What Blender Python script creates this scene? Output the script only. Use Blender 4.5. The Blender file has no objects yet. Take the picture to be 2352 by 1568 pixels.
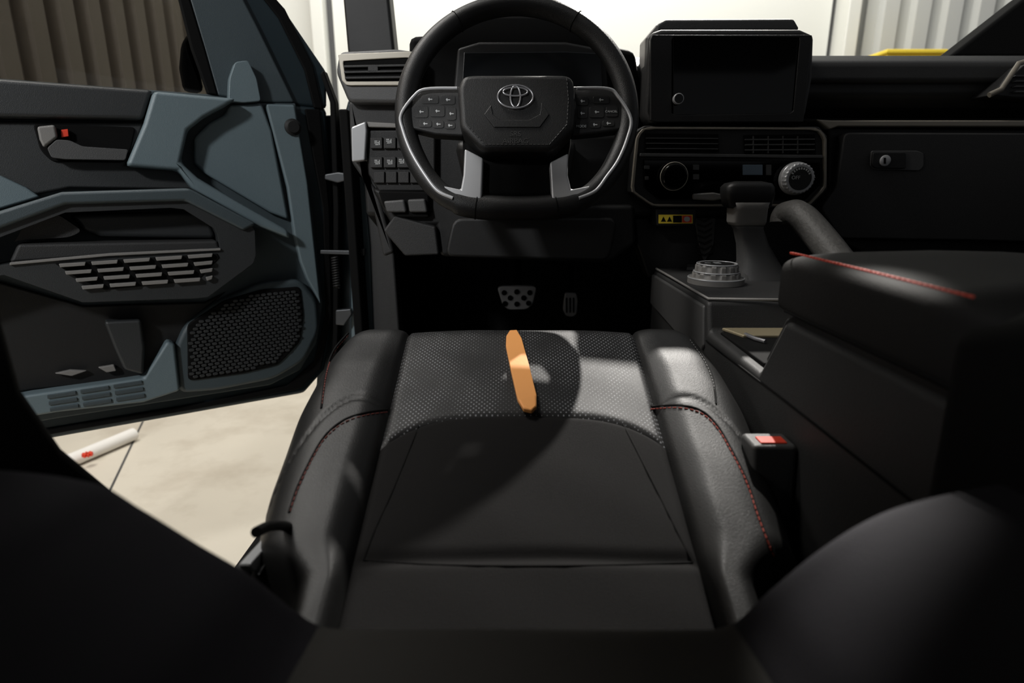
import bpy, bmesh, math, random
from mathutils import Vector, Matrix
random.seed(4)
# ------------------------------------------------------------------ survey
# Real-world frame: X right, Y forward, Z up, metres, garage floor at z=0.
# Sight lines are intersected with the REAL surface planes of the truck
# (door card plane, fascia plane, wheel plane, console side ...).
EYE = Vector((0, 0, 1.05)); FPX = 1350.0; PIT = math.radians(15)
cP, sP = math.cos(PIT), math.sin(PIT)
def ray(u, v):
    a = (u-1176)/FPX; b = (784-v)/FPX
    return Vector((a, cP+sP*b, -sP+cP*b))
class Plane:
    def __init__(s, o, n, up=(0, 0, 1)):
        s.o = Vector(o); s.n = Vector(n).normalized(); s.up = Vector(up).normalized()
        s.r = s.up.cross(s.n).normalized()
def hit(u, v, pl, h=0.0):
    d = ray(u, v); o = pl.o+pl.n*h
    t = (o-EYE).dot(pl.n)/d.dot(pl.n)
    return EYE+d*t
DOOR = Plane((-.42, 1.37, 1.05), (.541, -.841, 0))
th = math.radians(22)
WHEEL = Plane((.007, .965, 1.158), (0, -math.cos(th), math.sin(th)), (0, math.sin(th), math.cos(th)))
def DASH(y): return Plane((0, y, 0), (0, -1, 0))
def TOP(z): return Plane((0, 0, 1.05+z), (0, 0, 1), (0, 1, 0))
def SIDE(x): return Plane((x, 0, 0), (-1, 0, 0))
# ------------------------------------------------------------------ materials
def lin(c):
    c = c.lstrip('#'); o = []
    for i in (0, 2, 4):
        x = int(c[i:i+2], 16)/255
        o.append(x/12.92 if x <= .04045 else ((x+.055)/1.055)**2.4)
    return (*o, 1)
def mat(name, c, rough=.5, metal=0., grain=0., gscale=400., var=0., vscale=6., spec=.5):
    m = bpy.data.materials.new(name); m.use_nodes = True
    nt = m.node_tree; b = nt.nodes['Principled BSDF']
    b.inputs['Base Color'].default_value = lin(c)
    b.inputs['Roughness'].default_value = rough
    b.inputs['Metallic'].default_value = metal
    b.inputs['Specular IOR Level'].default_value = spec
    tc = nt.nodes.new('ShaderNodeTexCoord')
    if var > 0:
        n = nt.nodes.new('ShaderNodeTexNoise'); n.inputs['Scale'].default_value = vscale
        n.inputs['Detail'].default_value = 5
        nt.links.new(tc.outputs['Object'], n.inputs['Vector'])
        mx = nt.nodes.new('ShaderNodeMix'); mx.data_type = 'RGBA'
        L = lin(c)
        mx.inputs[6].default_value = tuple(x*(1-var) for x in L[:3])+(1,)
        mx.inputs[7].default_value = tuple(min(1, x*(1+var)) for x in L[:3])+(1,)
        nt.links.new(n.outputs['Fac'], mx.inputs[0]); nt.links.new(mx.outputs[2], b.inputs['Base Color'])
    if grain > 0:
        n = nt.nodes.new('ShaderNodeTexNoise'); n.inputs['Scale'].default_value = gscale
        n.inputs['Detail'].default_value = 2
        nt.links.new(tc.outputs['Object'], n.inputs['Vector'])
        bp = nt.nodes.new('ShaderNodeBump'); bp.inputs['Strength'].default_value = grain
        bp.inputs['Distance'].default_value = .001
        nt.links.new(n.outputs['Fac'], bp.inputs['Height']); nt.links.new(bp.outputs['Normal'], b.inputs['Normal'])
    return m
M = {}
M['leather'] = mat('black_leather', '#151515', .46, 0, .35, 900, .1, 6, .35)
M['fabric'] = mat('black_fabric', '#131212', .8, 0, .5, 1500, .1, 30, .15)
M['fabric2'] = mat('charcoal_fabric', '#32312f', .9, 0, .5, 1200, .08, 8, .1)
M['wing'] = mat('black_side_fabric', '#161519', .85, 0, .5, 1200, .08, 8, .12)
M['plast'] = mat('black_plastic', '#161616', .5, 0, .3, 1100, .1, 6, .4)
M['plast2'] = mat('dark_grey_plastic', '#2a2a2a', .55, 0, .5, 900, .15, 6, .4)
M['plast3'] = mat('grey_plastic', '#444444', .5, 0, .4, 900, .12)
M['plast4'] = mat('light_grey_plastic', '#787673', .42, 0, .2, 1100, .1)
M['gloss'] = mat('gloss_black', '#020202', .06, 0, 0, 1, .2, 6, .25)
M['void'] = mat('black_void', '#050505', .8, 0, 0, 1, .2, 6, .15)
M['teal'] = mat('teal_plastic', '#5f6d72', .46, 0, .35, 900, .08)
M['teald'] = mat('deep_teal_plastic', '#394347', .5, 0, .35, 900, .08)
M['tealpaint'] = mat('teal_paint', '#263136', .3, .3, 0, 1, .05)
M['doordark'] = mat('charcoal_door_plastic', '#292b2c', .46, 0, .35, 900, .08)
M['silver'] = mat('satin_silver', '#b0b1b3', .35, .3, 0, 1, .05)
M['steel'] = mat('dull_steel', '#4c4e50', .4, .6, 0, 1, .05)
M['bronze'] = mat('warm_satin_silver', '#b5afa2', .4, .3, 0, 1, .05)
M['bronzed'] = mat('dim_warm_silver', '#857f74', .4, .3, 0, 1, .05)
M['chrome'] = mat('chrome', '#9b9b9e', .25, .7, 0, 1, .05)
M['orange'] = mat('orange_plastic', '#f6a95e', .45, 0, .1, 300, .04)
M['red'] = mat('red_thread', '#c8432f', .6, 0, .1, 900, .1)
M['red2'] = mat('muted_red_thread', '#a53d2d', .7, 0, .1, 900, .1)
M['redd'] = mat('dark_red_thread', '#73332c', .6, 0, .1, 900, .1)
M['redb'] = mat('red_button', '#e0442e', .4, 0, .1, 300, .05)
M['mark'] = mat('printed_marks', '#b4b6b6', .6, 0, 0, 1, .05)
M['markd'] = mat('embossed_marks', '#3a3a3a', .5, 0, 0, 1, .05)
M['yellow'] = mat('yellow_plastic', '#f2d440', .5, 0, .1, 100, .06)
M['white'] = mat('white_paint', '#d4d4cd', .7, 0, .1, 60, .03, 1.5)
M['whitem'] = mat('ribbed_white_metal', '#bcbdb9', .5, 0, .1, 60, .05, 1.5)
M['brownm'] = mat('taupe_ribbed_metal', '#958b81', .5, 0, .1, 60, .1, 1.5)
M['paper'] = mat('white_paper', '#dedad4', .7, 0, .1, 60, .04, 6)
M['gold'] = mat('bronze_strip', '#958a70', .45, .4, 0, 1, .1)
M['screenblue'] = mat('dim_display', '#04070a', .2, 0, 0, 1, .3)
M['dispgrey'] = mat('grey_display', '#5a6a78', .3, 0, 0, 1, .1)
M['carpet'] = mat('black_carpet', '#0d0d0d', .95, 0, .8, 700, .3, 60, .1)
def concrete():
    m = mat('sealed_concrete', '#c9c1b2', .5, 0, .2, 80, .06, 3.0)
    nt = m.node_tree; b = nt.nodes['Principled BSDF']
    src = b.inputs['Base Color'].links[0].from_socket
    tc = nt.nodes.new('ShaderNodeTexCoord'); n = nt.nodes.new('ShaderNodeTexNoise')
    n.inputs['Scale'].default_value = 2.2; n.inputs['Detail'].default_value = 10
    n.inputs['Roughness'].default_value = .65
    nt.links.new(tc.outputs['Object'], n.inputs['Vector'])
    r = nt.nodes.new('ShaderNodeValToRGB')
    r.color_ramp.elements[0].position = .36; r.color_ramp.elements[0].color = (.84, .82, .8, 1)
    r.color_ramp.elements[1].position = .5; r.color_ramp.elements[1].color = (1, 1, 1, 1)
    nt.links.new(n.outputs['Fac'], r.inputs[0])
    mx = nt.nodes.new('ShaderNodeMix'); mx.data_type = 'RGBA'; mx.blend_type = 'MULTIPLY'
    mx.inputs[0].default_value = 1
    nt.links.new(src, mx.inputs[6]); nt.links.new(r.outputs[0], mx.inputs[7])
    nt.links.new(mx.outputs[2], b.inputs['Base Color'])
    return m
M['concrete'] = concrete()
def perf():
    m = mat('perforated_leather', '#0e0e0f', .5, 0, .3, 900, 0, 6, .3)
    nt = m.node_tree; b = nt.nodes['Principled BSDF']
    tc = nt.nodes.new('ShaderNodeTexCoord'); mp = nt.nodes.new('ShaderNodeMapping')
    mp.inputs['Rotation'].default_value = (0, 0, math.radians(45))
    mp.inputs['Scale'].default_value = (225, 225, 0)
    nt.links.new(tc.outputs['Object'], mp.inputs[0])
    v = nt.nodes.new('ShaderNodeTexVoronoi'); v.inputs['Scale'].default_value = 1
    v.inputs['Randomness'].default_value = 0
    v.voronoi_dimensions = '2D'
    nt.links.new(mp.outputs[0], v.inputs['Vector'])
    n = nt.nodes.new('ShaderNodeTexNoise'); n.inputs['Scale'].default_value = 22
    nt.links.new(tc.outputs['Object'], n.inputs['Vector'])
    th_ = nt.nodes.new('ShaderNodeMapRange'); th_.inputs[1].default_value = .38; th_.inputs[2].default_value = .62
    th_.inputs[3].default_value = .08; th_.inputs[4].default_value = .19
    nt.links.new(n.outputs['Fac'], th_.inputs[0])
    c = nt.nodes.new('ShaderNodeMath'); c.operation = 'LESS_THAN'
    nt.links.new(v.outputs['Distance'], c.inputs[0]); nt.links.new(th_.outputs[0], c.inputs[1])
    mx = nt.nodes.new('ShaderNodeMix'); mx.data_type = 'RGBA'
    mx.inputs[6].default_value = lin('#0e0e0f'); mx.inputs[7].default_value = lin('#8f9195')
    nt.links.new(c.outputs[0], mx.inputs[0]); nt.links.new(mx.outputs[2], b.inputs['Base Color'])
    return m
M['perf'] = perf()
def glassmat(name, c, gl=.06):
    m = bpy.data.materials.new(name); m.use_nodes = True; nt = m.node_tree
    nt.nodes.remove(nt.nodes['Principled BSDF']); out = nt.nodes['Material Output']
    t = nt.nodes.new('ShaderNodeBsdfTransparent'); t.inputs[0].default_value = lin(c)
    g = nt.nodes.new('ShaderNodeBsdfGlossy'); g.inputs['Roughness'].default_value = .02
    x = nt.nodes.new('ShaderNodeMixShader'); x.inputs[0].default_value = gl
    nt.links.new(t.outputs[0], x.inputs[1]); nt.links.new(g.outputs[0], x.inputs[2]); nt.links.new(x.outputs[0], out.inputs[0])
    return m
M['tint'] = glassmat('tinted_glass', '#adadaa', .04)
# ------------------------------------------------------------------ build helpers
COL = bpy.context.scene.collection
def thing(name, label, cat, loc, **kw):
    o = bpy.data.objects.new(name, None); o.empty_display_size = .05
    o.location = loc; COL.objects.link(o); o['label'] = label; o['category'] = cat
    for k, v in kw.items(): o[k] = v
    return o
def finish(name, me, m, parent=None, label=None, smooth=False, bev=0, seg=2, sub=0, top=None):
    n = len(me.vertices)
    c = sum((v.co for v in me.vertices), Vector())/max(n, 1)
    for v in me.vertices: v.co -= c
    me.materials.clear(); me.materials.append(m)
    o = bpy.data.objects.new(name, me); COL.objects.link(o); o.location = c
    if parent:
        o.parent = parent
        w = Vector(parent['_w']) if '_w' in parent else Vector(parent.location)
        o.location = c-w
    o['_w'] = list(c)
    if label: o['label'] = label
    if top:
        o['label'] = top[0]; o['category'] = top[1]
    for p in me.polygons: p.use_smooth = smooth or bev > 0
    if sub:
        s = o.modifiers.new('s', 'SUBSURF'); s.levels = sub; s.render_levels = sub
    if bev > 0:
        b = o.modifiers.new('b', 'BEVEL'); b.width = bev; b.segments = seg
        b.limit_method = 'ANGLE'; b.angle_limit = math.radians(30); b.harden_normals = True
    return o
def rnd_poly(pts, r, seg=4):
    out = []; n = len(pts)
    for i in range(n):
        p = pts[i]; a = pts[i-1]; b = pts[(i+1) % n]
        da = (a-p); db = (b-p); la = min(r, da.length*.45); lb = min(r, db.length*.45)
        if la < 1e-6 or lb < 1e-6: out.append(p); continue
        A = p+da.normalized()*la; B = p+db.normalized()*lb
        for k in range(seg+1):
            t = k/seg; out.append(A*(1-t)**2+p*2*t*(1-t)+B*t*t)
    return out
def prism(bm, pts, back):
    f = [bm.verts.new(p) for p in pts]; b = [bm.verts.new(p+back) for p in pts]; n = len(pts)
    bm.faces.new(f); bm.faces.new(b[::-1])
    for i in range(n):
        j = (i+1) % n; bm.faces.new((f[j], f[i], b[i], b[j]))
def plate3(name, outs, back, m, parent=None, bev=.0015, rnd=0, **kw):
    bm = bmesh.new()
    for pts in outs:
        if rnd: pts = rnd_poly(pts, rnd)
        prism(bm, pts, back)
    bmesh.ops.recalc_face_normals(bm, faces=bm.faces)
    me = bpy.data.meshes.new(name); bm.to_mesh(me); bm.free()
    return finish(name, me, m, parent, bev=bev, **kw)
def plate(name, outs, pl, h, thk, m, parent=None, bev=.0015, rnd=0, **kw):
    if isinstance(outs[0][0], (int, float)): outs = [outs]
    return plate3(name, [[hit(u, v, pl, h) for u, v in o] for o in outs], -pl.n*thk, m, parent, bev, rnd, **kw)
def ringplate(name, outer, inner, pl, h, thk, m, parent=None, bev=.0015, N=120, rnd=.0, **kw):
    O = [hit(u, v, pl, h) for u, v in outer]; I = [hit(u, v, pl, h) for u, v in inner]
    if rnd: O = rnd_poly(O, rnd); I = rnd_poly(I, rnd)
    c = sum(I, Vector())/len(I)
    def loc(p): d = p-c; return (d.dot(pl.r), d.dot(pl.up))
    def samp(poly):
        P = [loc(p) for p in poly]; res = []
        for k in range(N):
            an = 2*math.pi*k/N; dx, dy = math.cos(an), math.sin(an); best = None
            for i in range(len(P)):
                (x1, y1), (x2, y2) = P[i], P[(i+1) % len(P)]
                ex, ey = x2-x1, y2-y1; den = dx*ey-dy*ex
                if abs(den) < 1e-12: continue
                t = (x1*ey-y1*ex)/den; s = (x1*dy-y1*dx)/den
                if t > 0 and -1e-6 <= s <= 1+1e-6 and (best is None or t > best): best = t
            best = best or .001
            res.append(c+pl.r*dx*best+pl.up*dy*best)
        return res
    A, B = samp(O), samp(I); bk = -pl.n*thk
    bm = bmesh.new()
    a = [bm.verts.new(p) for p in A]; b = [bm.verts.new(p) for p in B]
    a2 = [bm.verts.new(p+bk) for p in A]; b2 = [bm.verts.new(p+bk) for p in B]
    for i in range(N):
        j = (i+1) % N
        bm.faces.new((a[i], a[j], b[j], b[i])); bm.faces.new((a2[j], a2[i], b2[i], b2[j]))
        bm.faces.new((a[j], a[i], a2[i], a2[j])); bm.faces.new((b[i], b[j], b2[j], b2[i]))
    bmesh.ops.recalc_face_normals(bm, faces=bm.faces)
    me = bpy.data.meshes.new(name); bm.to_mesh(me); bm.free()
    return finish(name, me, m, parent, bev=bev, **kw)
def loft(name, rows, m, parent=None, closed=False, caps=False, **kw):
    bm = bmesh.new(); V = [[bm.verts.new(p) for p in r] for r in rows]
    n = len(rows[0])
    for i in range(len(rows)-1):
        for j in range(n if closed else n-1):
            k = (j+1) % n
            bm.faces.new((V[i][j], V[i][k], V[i+1][k], V[i+1][j]))
    if caps: bm.faces.new(V[0]); bm.faces.new(V[-1][::-1])
    bmesh.ops.recalc_face_normals(bm, faces=bm.faces)
    me = bpy.data.meshes.new(name); bm.to_mesh(me); bm.free()
    return finish(name, me, m, parent, smooth=kw.pop('smooth', True), **kw)
def extx(name, prof, x0, x1, m, parent=None, bev=.003, **kw):
    return plate3(name, [[Vector((x0, y, 1.05+z)) for y, z in prof]], Vector((x1-x0, 0, 0)), m, parent, bev, **kw)
def tube(name, lines, r, m, parent=None, closed=False, flat=None, **kw):
    cu = bpy.data.curves.new(name, 'CURVE'); cu.dimensions = '3D'; cu.bevel_depth = r; cu.bevel_resolution = 3
    cu.use_fill_caps = True
    if isinstance(lines[0], Vector): lines = [lines]
    for L in lines:
        s = cu.splines.new('POLY'); s.points.add(len(L)-1)
        for p, q in zip(s.points, L): p.co = (*q, 1)
        s.use_cyclic_u = closed
    o = bpy.data.objects.new('t', cu); COL.objects.link(o)
    bpy.context.view_layer.update()
    me = bpy.data.meshes.new_from_object(o.evaluated_get(bpy.context.evaluated_depsgraph_get()))
    bpy.data.objects.remove(o); me.name = name
    return finish(name, me, m, parent, smooth=True, **kw)
def text(name, s, u, v, size, pl, h, m, parent, **kw):
    cu = bpy.data.curves.new(name, 'FONT'); cu.body = s; cu.size = size; cu.align_x = 'CENTER'; cu.align_y = 'CENTER'
    cu.extrude = .0002
    o = bpy.data.objects.new('t', cu); COL.objects.link(o); bpy.context.view_layer.update()
    me = bpy.data.meshes.new_from_object(o.evaluated_get(bpy.context.evaluated_depsgraph_get()))
    bpy.data.objects.remove(o)
    mt = Matrix((pl.r, pl.up, pl.n)).transposed().to_4x4(); mt.translation = hit(u, v, pl, h)
    me.transform(mt)
    return finish(name, me, m, parent, **kw)
def spline(pts, n=8, closed=False):
    out = []; N = len(pts)
    rng = N if closed else N-1
    for i in range(rng):
        if closed: p0, p1, p2, p3 = pts[i-1], pts[i], pts[(i+1) % N], pts[(i+2) % N]
        else: p0, p1, p2, p3 = pts[max(i-1, 0)], pts[i], pts[i+1], pts[min(i+2, N-1)]
        for k in range(n):
            t = k/n
            out.append(.5*((2*p1)+(p2-p0)*t+(2*p0-5*p1+4*p2-p3)*t*t+(3*p1-p0-3*p2+p3)*t**3))
    if not closed: out.append(pts[-1])
    return out
def lathe(name, c, axis, prof, m, parent=None, teeth=0, td=.1, N=72, sharp=True, **kw):
    ax = Vector(axis).normalized(); a = ax.orthogonal().normalized(); b = ax.cross(a)
    rows = []
    for item in prof:
        r, h = item[0], item[1]; tt = teeth if len(item) > 2 else 0
        row = []
        for k in range(N):
            an = 2*math.pi*k/N
            rr = r*(1-(td if tt and ((k*tt) % N) < N*.4 else 0))
            row.append(Vector(c)+ax*h+(a*math.cos(an)+b*math.sin(an))*rr)
        rows.append(row)
    return loft(name, rows, m, parent, closed=True, caps=True, smooth=False, bev=kw.pop('bev', .0008), **kw)
def secs(name, S, pl, m, parent=None, dr=1.0, power=2.5, N=40, **kw):
    rows = []
    for (u, v, w, *e) in S:
        p = hit(u, v, pl); D = (p-EYE).dot(Vector((0, cP, -sP))); r = w*D/FPX
        off = e[0] if e else 0
        row = []
        for k in range(N):
            an = 2*math.pi*k/N; cx, cy = math.cos(an), math.sin(an)
            row.append(p+Vector((r*math.copysign(abs(cx)**(2/power), cx), off+dr*r*math.copysign(abs(cy)**(2/power), cy), 0)))
        rows.append(row)
    return loft(name, rows, m, parent, closed=True, caps=True, **kw)
def inside(p, poly):
    x, y = p; c = False
    for i in range(len(poly)):
        (x1, y1), (x2, y2) = poly[i-1], poly[i]
        if (y1 > y) != (y2 > y) and x < (x2-x1)*(y-y1)/(y2-y1)+x1: c = not c
    return c
def inpoly_plane(pl, poly):
    return [((hit(u, v, pl)-pl.o).dot(pl.r), (hit(u, v, pl)-pl.o).dot(pl.up)) for u, v in poly]
def struct(o): o['kind'] = 'structure'; return o
# ------------------------------------------------------------------ garage
def boxm(name, x, y, z, m, parent=None, bev=.0, **kw):
    return plate3(name, [[Vector((x[0], y[0], z[0])), Vector((x[1], y[0], z[0])), Vector((x[1], y[0], z[1])), Vector((x[0], y[0], z[1]))]],
                  Vector((0, y[1]-y[0], 0)), m, parent, bev, **kw)
struct(boxm('floor', (-2.3, 5), (-2, 4.9), (-.1, 0), M['concrete']))
struct(boxm('wall_front', (-2.3, 5), (4.72, 4.85), (0, 4), M['white']))
def ribs(name, p0, p1, zt, m, pitch=.2, dep=.04, nrm=Vector((1, 0, 0))):
    L = (p1-p0).length; d = (p1-p0).normalized(); base = []
    x = 0
    while x < L:
        for dx, h in ((0, 0), (.35, 0), (.45, 1), (.9, 1)):
            if x+dx*pitch <= L: base.append(p0+d*(x+dx*pitch)+nrm*dep*h)
        x += pitch
    rows = [[Vector((q.x, q.y, z)) for q in base] for z in (0, zt)]
    return struct(loft(name, rows, m, smooth=False))
ribs('wall_left', Vector((-2.05, -1, 0)), Vector((-2.05, 4.72, 0)), 4, M['brownm'], .19, .06)
ribs('wall_right', Vector((2.5, 4.6, 0)), Vector((5, 4.6, 0)), 4, M['whitem'], .22, .05, Vector((0, -1, 0)))
gd = struct(boxm('door_1', (-1.28, 2.28), (4.66, 4.72), (0, 3.6), M['white']))
struct(boxm('trim_1', (-1.42, -1.33), (4.58, 4.72), (0, 4), M['white'], bev=.01))
struct(boxm('trim_2', (2.32, 2.41), (4.5, 4.72), (0, 4), M['white'], bev=.01))
struct(boxm('trim_3', (-1.33, -1.28), (4.69, 4.72), (0, 4), M['plast3']))
struct(boxm('trim_4', (2.28, 2.32), (4.69, 4.72), (0, 4), M['plast3']))
jp = [hit(258, 1115, TOP(-1.05)), hit(268, 1080, TOP(-1.05)), hit(320, 985, TOP(-1.05))]
d = (jp[2]-jp[0]).normalized(); w = Vector((-d.y, d.x, 0))*.004
A, B = jp[0]-d*.7, jp[2]+d*1.5
struct(plate3('trim_6', [[A-w, B-w, B+w, A+w]], Vector((0, 0, .0015)), M['plast3'], bev=0))
sh = thing('storage_shelf', 'grey steel shelf rack standing by the ribbed wall', 'shelf', (2.6, 4.3, 0))
for x in (2.3, 2.9):
    for y in (4.12, 4.4):
        boxm('leg', (x-.015, x+.015), (y-.015, y+.015), (0, 1.74), M['plast3'], sh, .003)
for z in (.4, 1.1, 1.72):
    boxm('shelf_board', (2.28, 2.92), (4.1, 4.42), (z, z+.03), M['plast3'], sh, .003)
cr = thing('plastic_crate', 'yellow plastic crate with ribbed lid resting on the steel shelf', 'crate', (2.6, 4.26, 1.75))
boxm('crate_body', (2.42, 2.78), (4.14, 4.38), (1.751, 1.86), M['yellow'], cr, .01)
boxm('lid', (2.40, 2.80), (4.12, 4.4), (1.86, 1.885), M['yellow'], cr, .008)
boxm('handle', (2.46, 2.56), (4.2, 4.3), (1.885, 1.9), M['yellow'], cr, .005)
boxm('handle', (2.64, 2.74), (4.2, 4.3), (1.885, 1.9), M['yellow'], cr, .005)
ta, tb = hit(150, 1062, TOP(-1.02)), hit(308, 996, TOP(-1.02))
tb_ = thing('paper_roll', 'white rolled tube with a red mark lying on the concrete', 'roll', (ta+tb)/2-Vector((0, 0, .03)))
dd = (tb-ta).normalized(); ta -= dd*.25
lathe('roll_sleeve', ta, dd, [(.021, 0), (.026, 0), (.026, (tb-ta).length), (.021, (tb-ta).length)], M['paper'], tb_)
c0 = hit(200, 1040, TOP(-.992)); pr = []
for k in range(4):
    an = k*math.pi/4; e = Vector((math.cos(an), math.sin(an), 0))*.018; f = Vector((-math.sin(an), math.cos(an), 0))*.0028
    pr.append([c0-e-f, c0+e-f, c0+e+f, c0-e+f])
plate3('red_mark', pr, Vector((0, 0, -.012)), M['redb'], tb_, bev=0, label='small red star printed mark')
# ------------------------------------------------------------------ truck cabin shell
cab = thing('truck_cabin', 'dark teal pickup truck cabin shell with black trim and open doorway', 'vehicle', (.4, .8, 0))
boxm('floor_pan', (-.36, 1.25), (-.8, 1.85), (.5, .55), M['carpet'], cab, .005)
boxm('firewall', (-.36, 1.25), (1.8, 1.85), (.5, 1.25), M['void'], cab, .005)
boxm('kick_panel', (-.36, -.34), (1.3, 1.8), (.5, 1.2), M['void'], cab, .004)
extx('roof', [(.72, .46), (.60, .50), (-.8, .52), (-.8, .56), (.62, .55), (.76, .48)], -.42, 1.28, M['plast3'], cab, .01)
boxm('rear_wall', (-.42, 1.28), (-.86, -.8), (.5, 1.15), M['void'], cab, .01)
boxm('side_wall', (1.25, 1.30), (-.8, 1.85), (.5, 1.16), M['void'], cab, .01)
for ty in (2.35, -1.4):
    for tx in (-.3, 1.0):
        lathe('tire', (tx, ty, .38), (1, 0, 0), [(.2, 0), (.36, 0), (.38, .03, 1), (.38, .2, 1), (.36, .23), (.2, .23)], M['void'], cab, teeth=24, td=.03)
extx('door_sill', [(-.3, -.50), (1.4, -.50), (1.42, -.53), (1.4, -.62), (-.3, -.62)], -.38, -.345, M['void'], cab, .01)
plate('hinge_pillar', [(732, 265), (790, 262), (800, 225), (835, 300), (855, 430), (868, 560), (872, 760), (870, 900), (725, 900), (732, 760), (735, 500)], DASH(1.40), 0, .12, M['tealpaint'], cab, .006, label='dark teal painted hinge pillar')
plate('pillar_trim', [(818, 300), (850, 430), (905, 585), (918, 760), (920, 900), (862, 900), (858, 760), (850, 560), (838, 430)], DASH(1.33), 0, .05, M['plast2'], cab, .006)
plate('sill_kick_trim', [(812, 380), (838, 430), (850, 560), (858, 760), (858, 900), (812, 900), (806, 760), (806, 560)], DASH(1.36), 0, .03, M['teal'], cab, .004)
plate('weather_seal', [(742, 160), (770, 235), (778, 480), (776, 760), (770, 900), (757, 900), (764, 760), (765, 480), (757, 235), (735, 170)], DASH(1.36), 0, .03, M['void'], cab, .003)
plate('windshield_pillar', [(782, -300), (880, -300), (888, -60), (906, 112), (904, 135), (800, 135), (797, 112), (782, -60)], DASH(1.45), 0, .06, M['plast'], cab, .008)
plate('windshield_pillar', [(2180, 130), (2360, -10), (2520, -120), (2700, -220), (2700, 130)], DASH(1.5), 0, .06, M['void'], cab, .008)
plate3('door_pillar', [[Vector((-.37, y, 1.05+z)) for y, z in [(.36, .45), (.39, .15), (.42, -.06), (.425, -.15), (.45, -.21), (.50, -.28), (.56, -.40), (.6, -.5), (-.4, -.5), (-.4, .45)]]],
       Vector((-.06, 0, 0)), M['void'], cab, .012)
plate('door_check_strap', [(735, 574), (800, 575), (838, 570), (838, 588), (800, 585), (735, 583)], DASH(1.33), 0, .01, M['steel'], cab, .002)
plate('door_hinge', [(745, 400), (775, 395), (812, 400), (812, 410), (775, 420), (745, 412)], DASH(1.335), 0, .015, M['steel'], cab, .003)
plate('door_hinge', [(770, 712), (806, 709), (808, 722), (790, 748), (770, 746)], DASH(1.335), 0, .015, M['steel'], cab, .003)
bx = [hit(768+7*math.cos(k*.7)+k*.05, 590+k*.65, DASH(1.335), .004*math.sin(k*.7)) for k in range(110)]
tube('wiring_boot', bx, .0022, M['plast'], cab)
# ------------------------------------------------------------------ door
door = thing('car_door', 'open teal and charcoal truck door with armrest, window and speaker', 'car door', DOOR.o-Vector((0, 0, .45)))
plate('door_shell', [(-500, 143), (0, 180), (480, 215), (600, 230), (752, 245), (766, 480), (770, 720), (748, 850), (700, 905), (450, 950), (155, 1003), (-500, 1123)],
      DOOR, 0, .09, M['tealpaint'], door, .012)
plate('weather_seal', [(-500, 1090), (150, 978), (450, 928), (660, 885), (722, 830), (748, 720), (742, 480), (700, 250), (735, 250), (757, 480), (762, 725), (738, 845), (690, 893), (450, 940), (150, 992), (-500, 1110)],
      DOOR, .006, .006, M['void'], door, .003)
plate('window_frame', [(390, -80), (560, -80), (640, 0), (752, 165), (752, 250), (600, 236), (488, 218), (455, 110)], DOOR, .0, .05, M['tealpaint'], door, .008)
plate('mirror_cover', [(412, -80), (520, -80), (592, 60), (678, 236), (600, 236), (500, 220), (468, 110)], DOOR, .012, .014, M['teald'], door, .005)
plate('frame_seal', [(545, -80), (565, -80), (655, 20), (720, 150), (742, 250), (722, 248), (700, 160), (640, 40)], DOOR, .006, .01, M['void'], door, .003)
plate('mirror_switch_bump', [(540, 142), (570, 138), (590, 180), (600, 232), (560, 236), (525, 232), (527, 180)], DOOR, .035, .03, M['teal'], door, .006, rnd=.006)
plate('glass_seal', [(392, -80), (412, -80), (470, 110), (500, 218), (478, 215), (440, 110)], DOOR, .014, .02, M['void'], door, .003)
plate('window_glass', [(-700, -400), (420, -400), (480, 218), (-700, 140)], DOOR, -.03, .004, M['tint'], door, 0)
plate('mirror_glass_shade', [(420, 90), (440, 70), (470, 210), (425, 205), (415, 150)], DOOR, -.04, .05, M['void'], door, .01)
plate('door_card', [(-500, 143), (0, 180), (480, 216), (600, 235), (680, 236), (718, 480), (742, 700), (728, 790), (690, 850), (620, 885), (430, 915), (130, 962), (-500, 1070)],
      DOOR, .010, .012, M['teald'], door, .004)
plate('belt_pad', [(-500, 145), (0, 180), (352, 206), (330, 275), (-500, 262)], DOOR, .045, .04, M['doordark'], door, .008)
plate('trim_insert', [(-500, 275), (334, 280), (290, 378), (420, 382), (440, 410), (455, 436), (160, 432), (-500, 560)], DOOR, .028, .02, M['doordark'], door, .005)
plate('trim_wedge', [(0, 402), (60, 430), (92, 452), (60, 462), (0, 480), (-200, 560), (-200, 400)], DOOR, .034, .02, M['teal'], door, .004)
plate('trim_band', [(352, 208), (545, 226), (520, 243), (470, 270), (432, 300), (416, 372), (455, 408), (555, 468), (662, 528), (668, 549), (600, 522), (440, 432), (410, 392), (288, 382), (330, 282)],
      DOOR, .06, .055, M['teal'], door, .008, label='raised teal trim band')
plate('trim_panel', [(528, 240), (602, 237), (625, 300), (650, 430), (664, 505), (620, 488), (470, 398), (446, 375), (446, 315), (480, 282), (518, 262)], DOOR, .026, .02, M['teal'], door, .006)
plate('front_strip', [(610, 238), (678, 240), (708, 420), (738, 700), (705, 640), (690, 600), (676, 540), (660, 430)], DOOR, .026, .02, M['teal'], door, .005)
lathe('door_plug', hit(672, 292, DOOR, .026), DOOR.n, [(.017, 0), (.017, .004), (.012, .006), (.012, .010), (.003, .010)], M['plast'], door)
hb = plate('handle_bezel', [(75, 283), (160, 286), (312, 292), (300, 345), (285, 374), (120, 372), (92, 345)], DOOR, .032, .012, M['void'], door, .004, rnd=.008)
plate('handle_lever', [(108, 340), (130, 320), (160, 322), (190, 336), (295, 343), (288, 368), (150, 366), (118, 362)], DOOR, .05, .014, M['plast3'], hb, .004, rnd=.004, label='grey pull lever')
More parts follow.
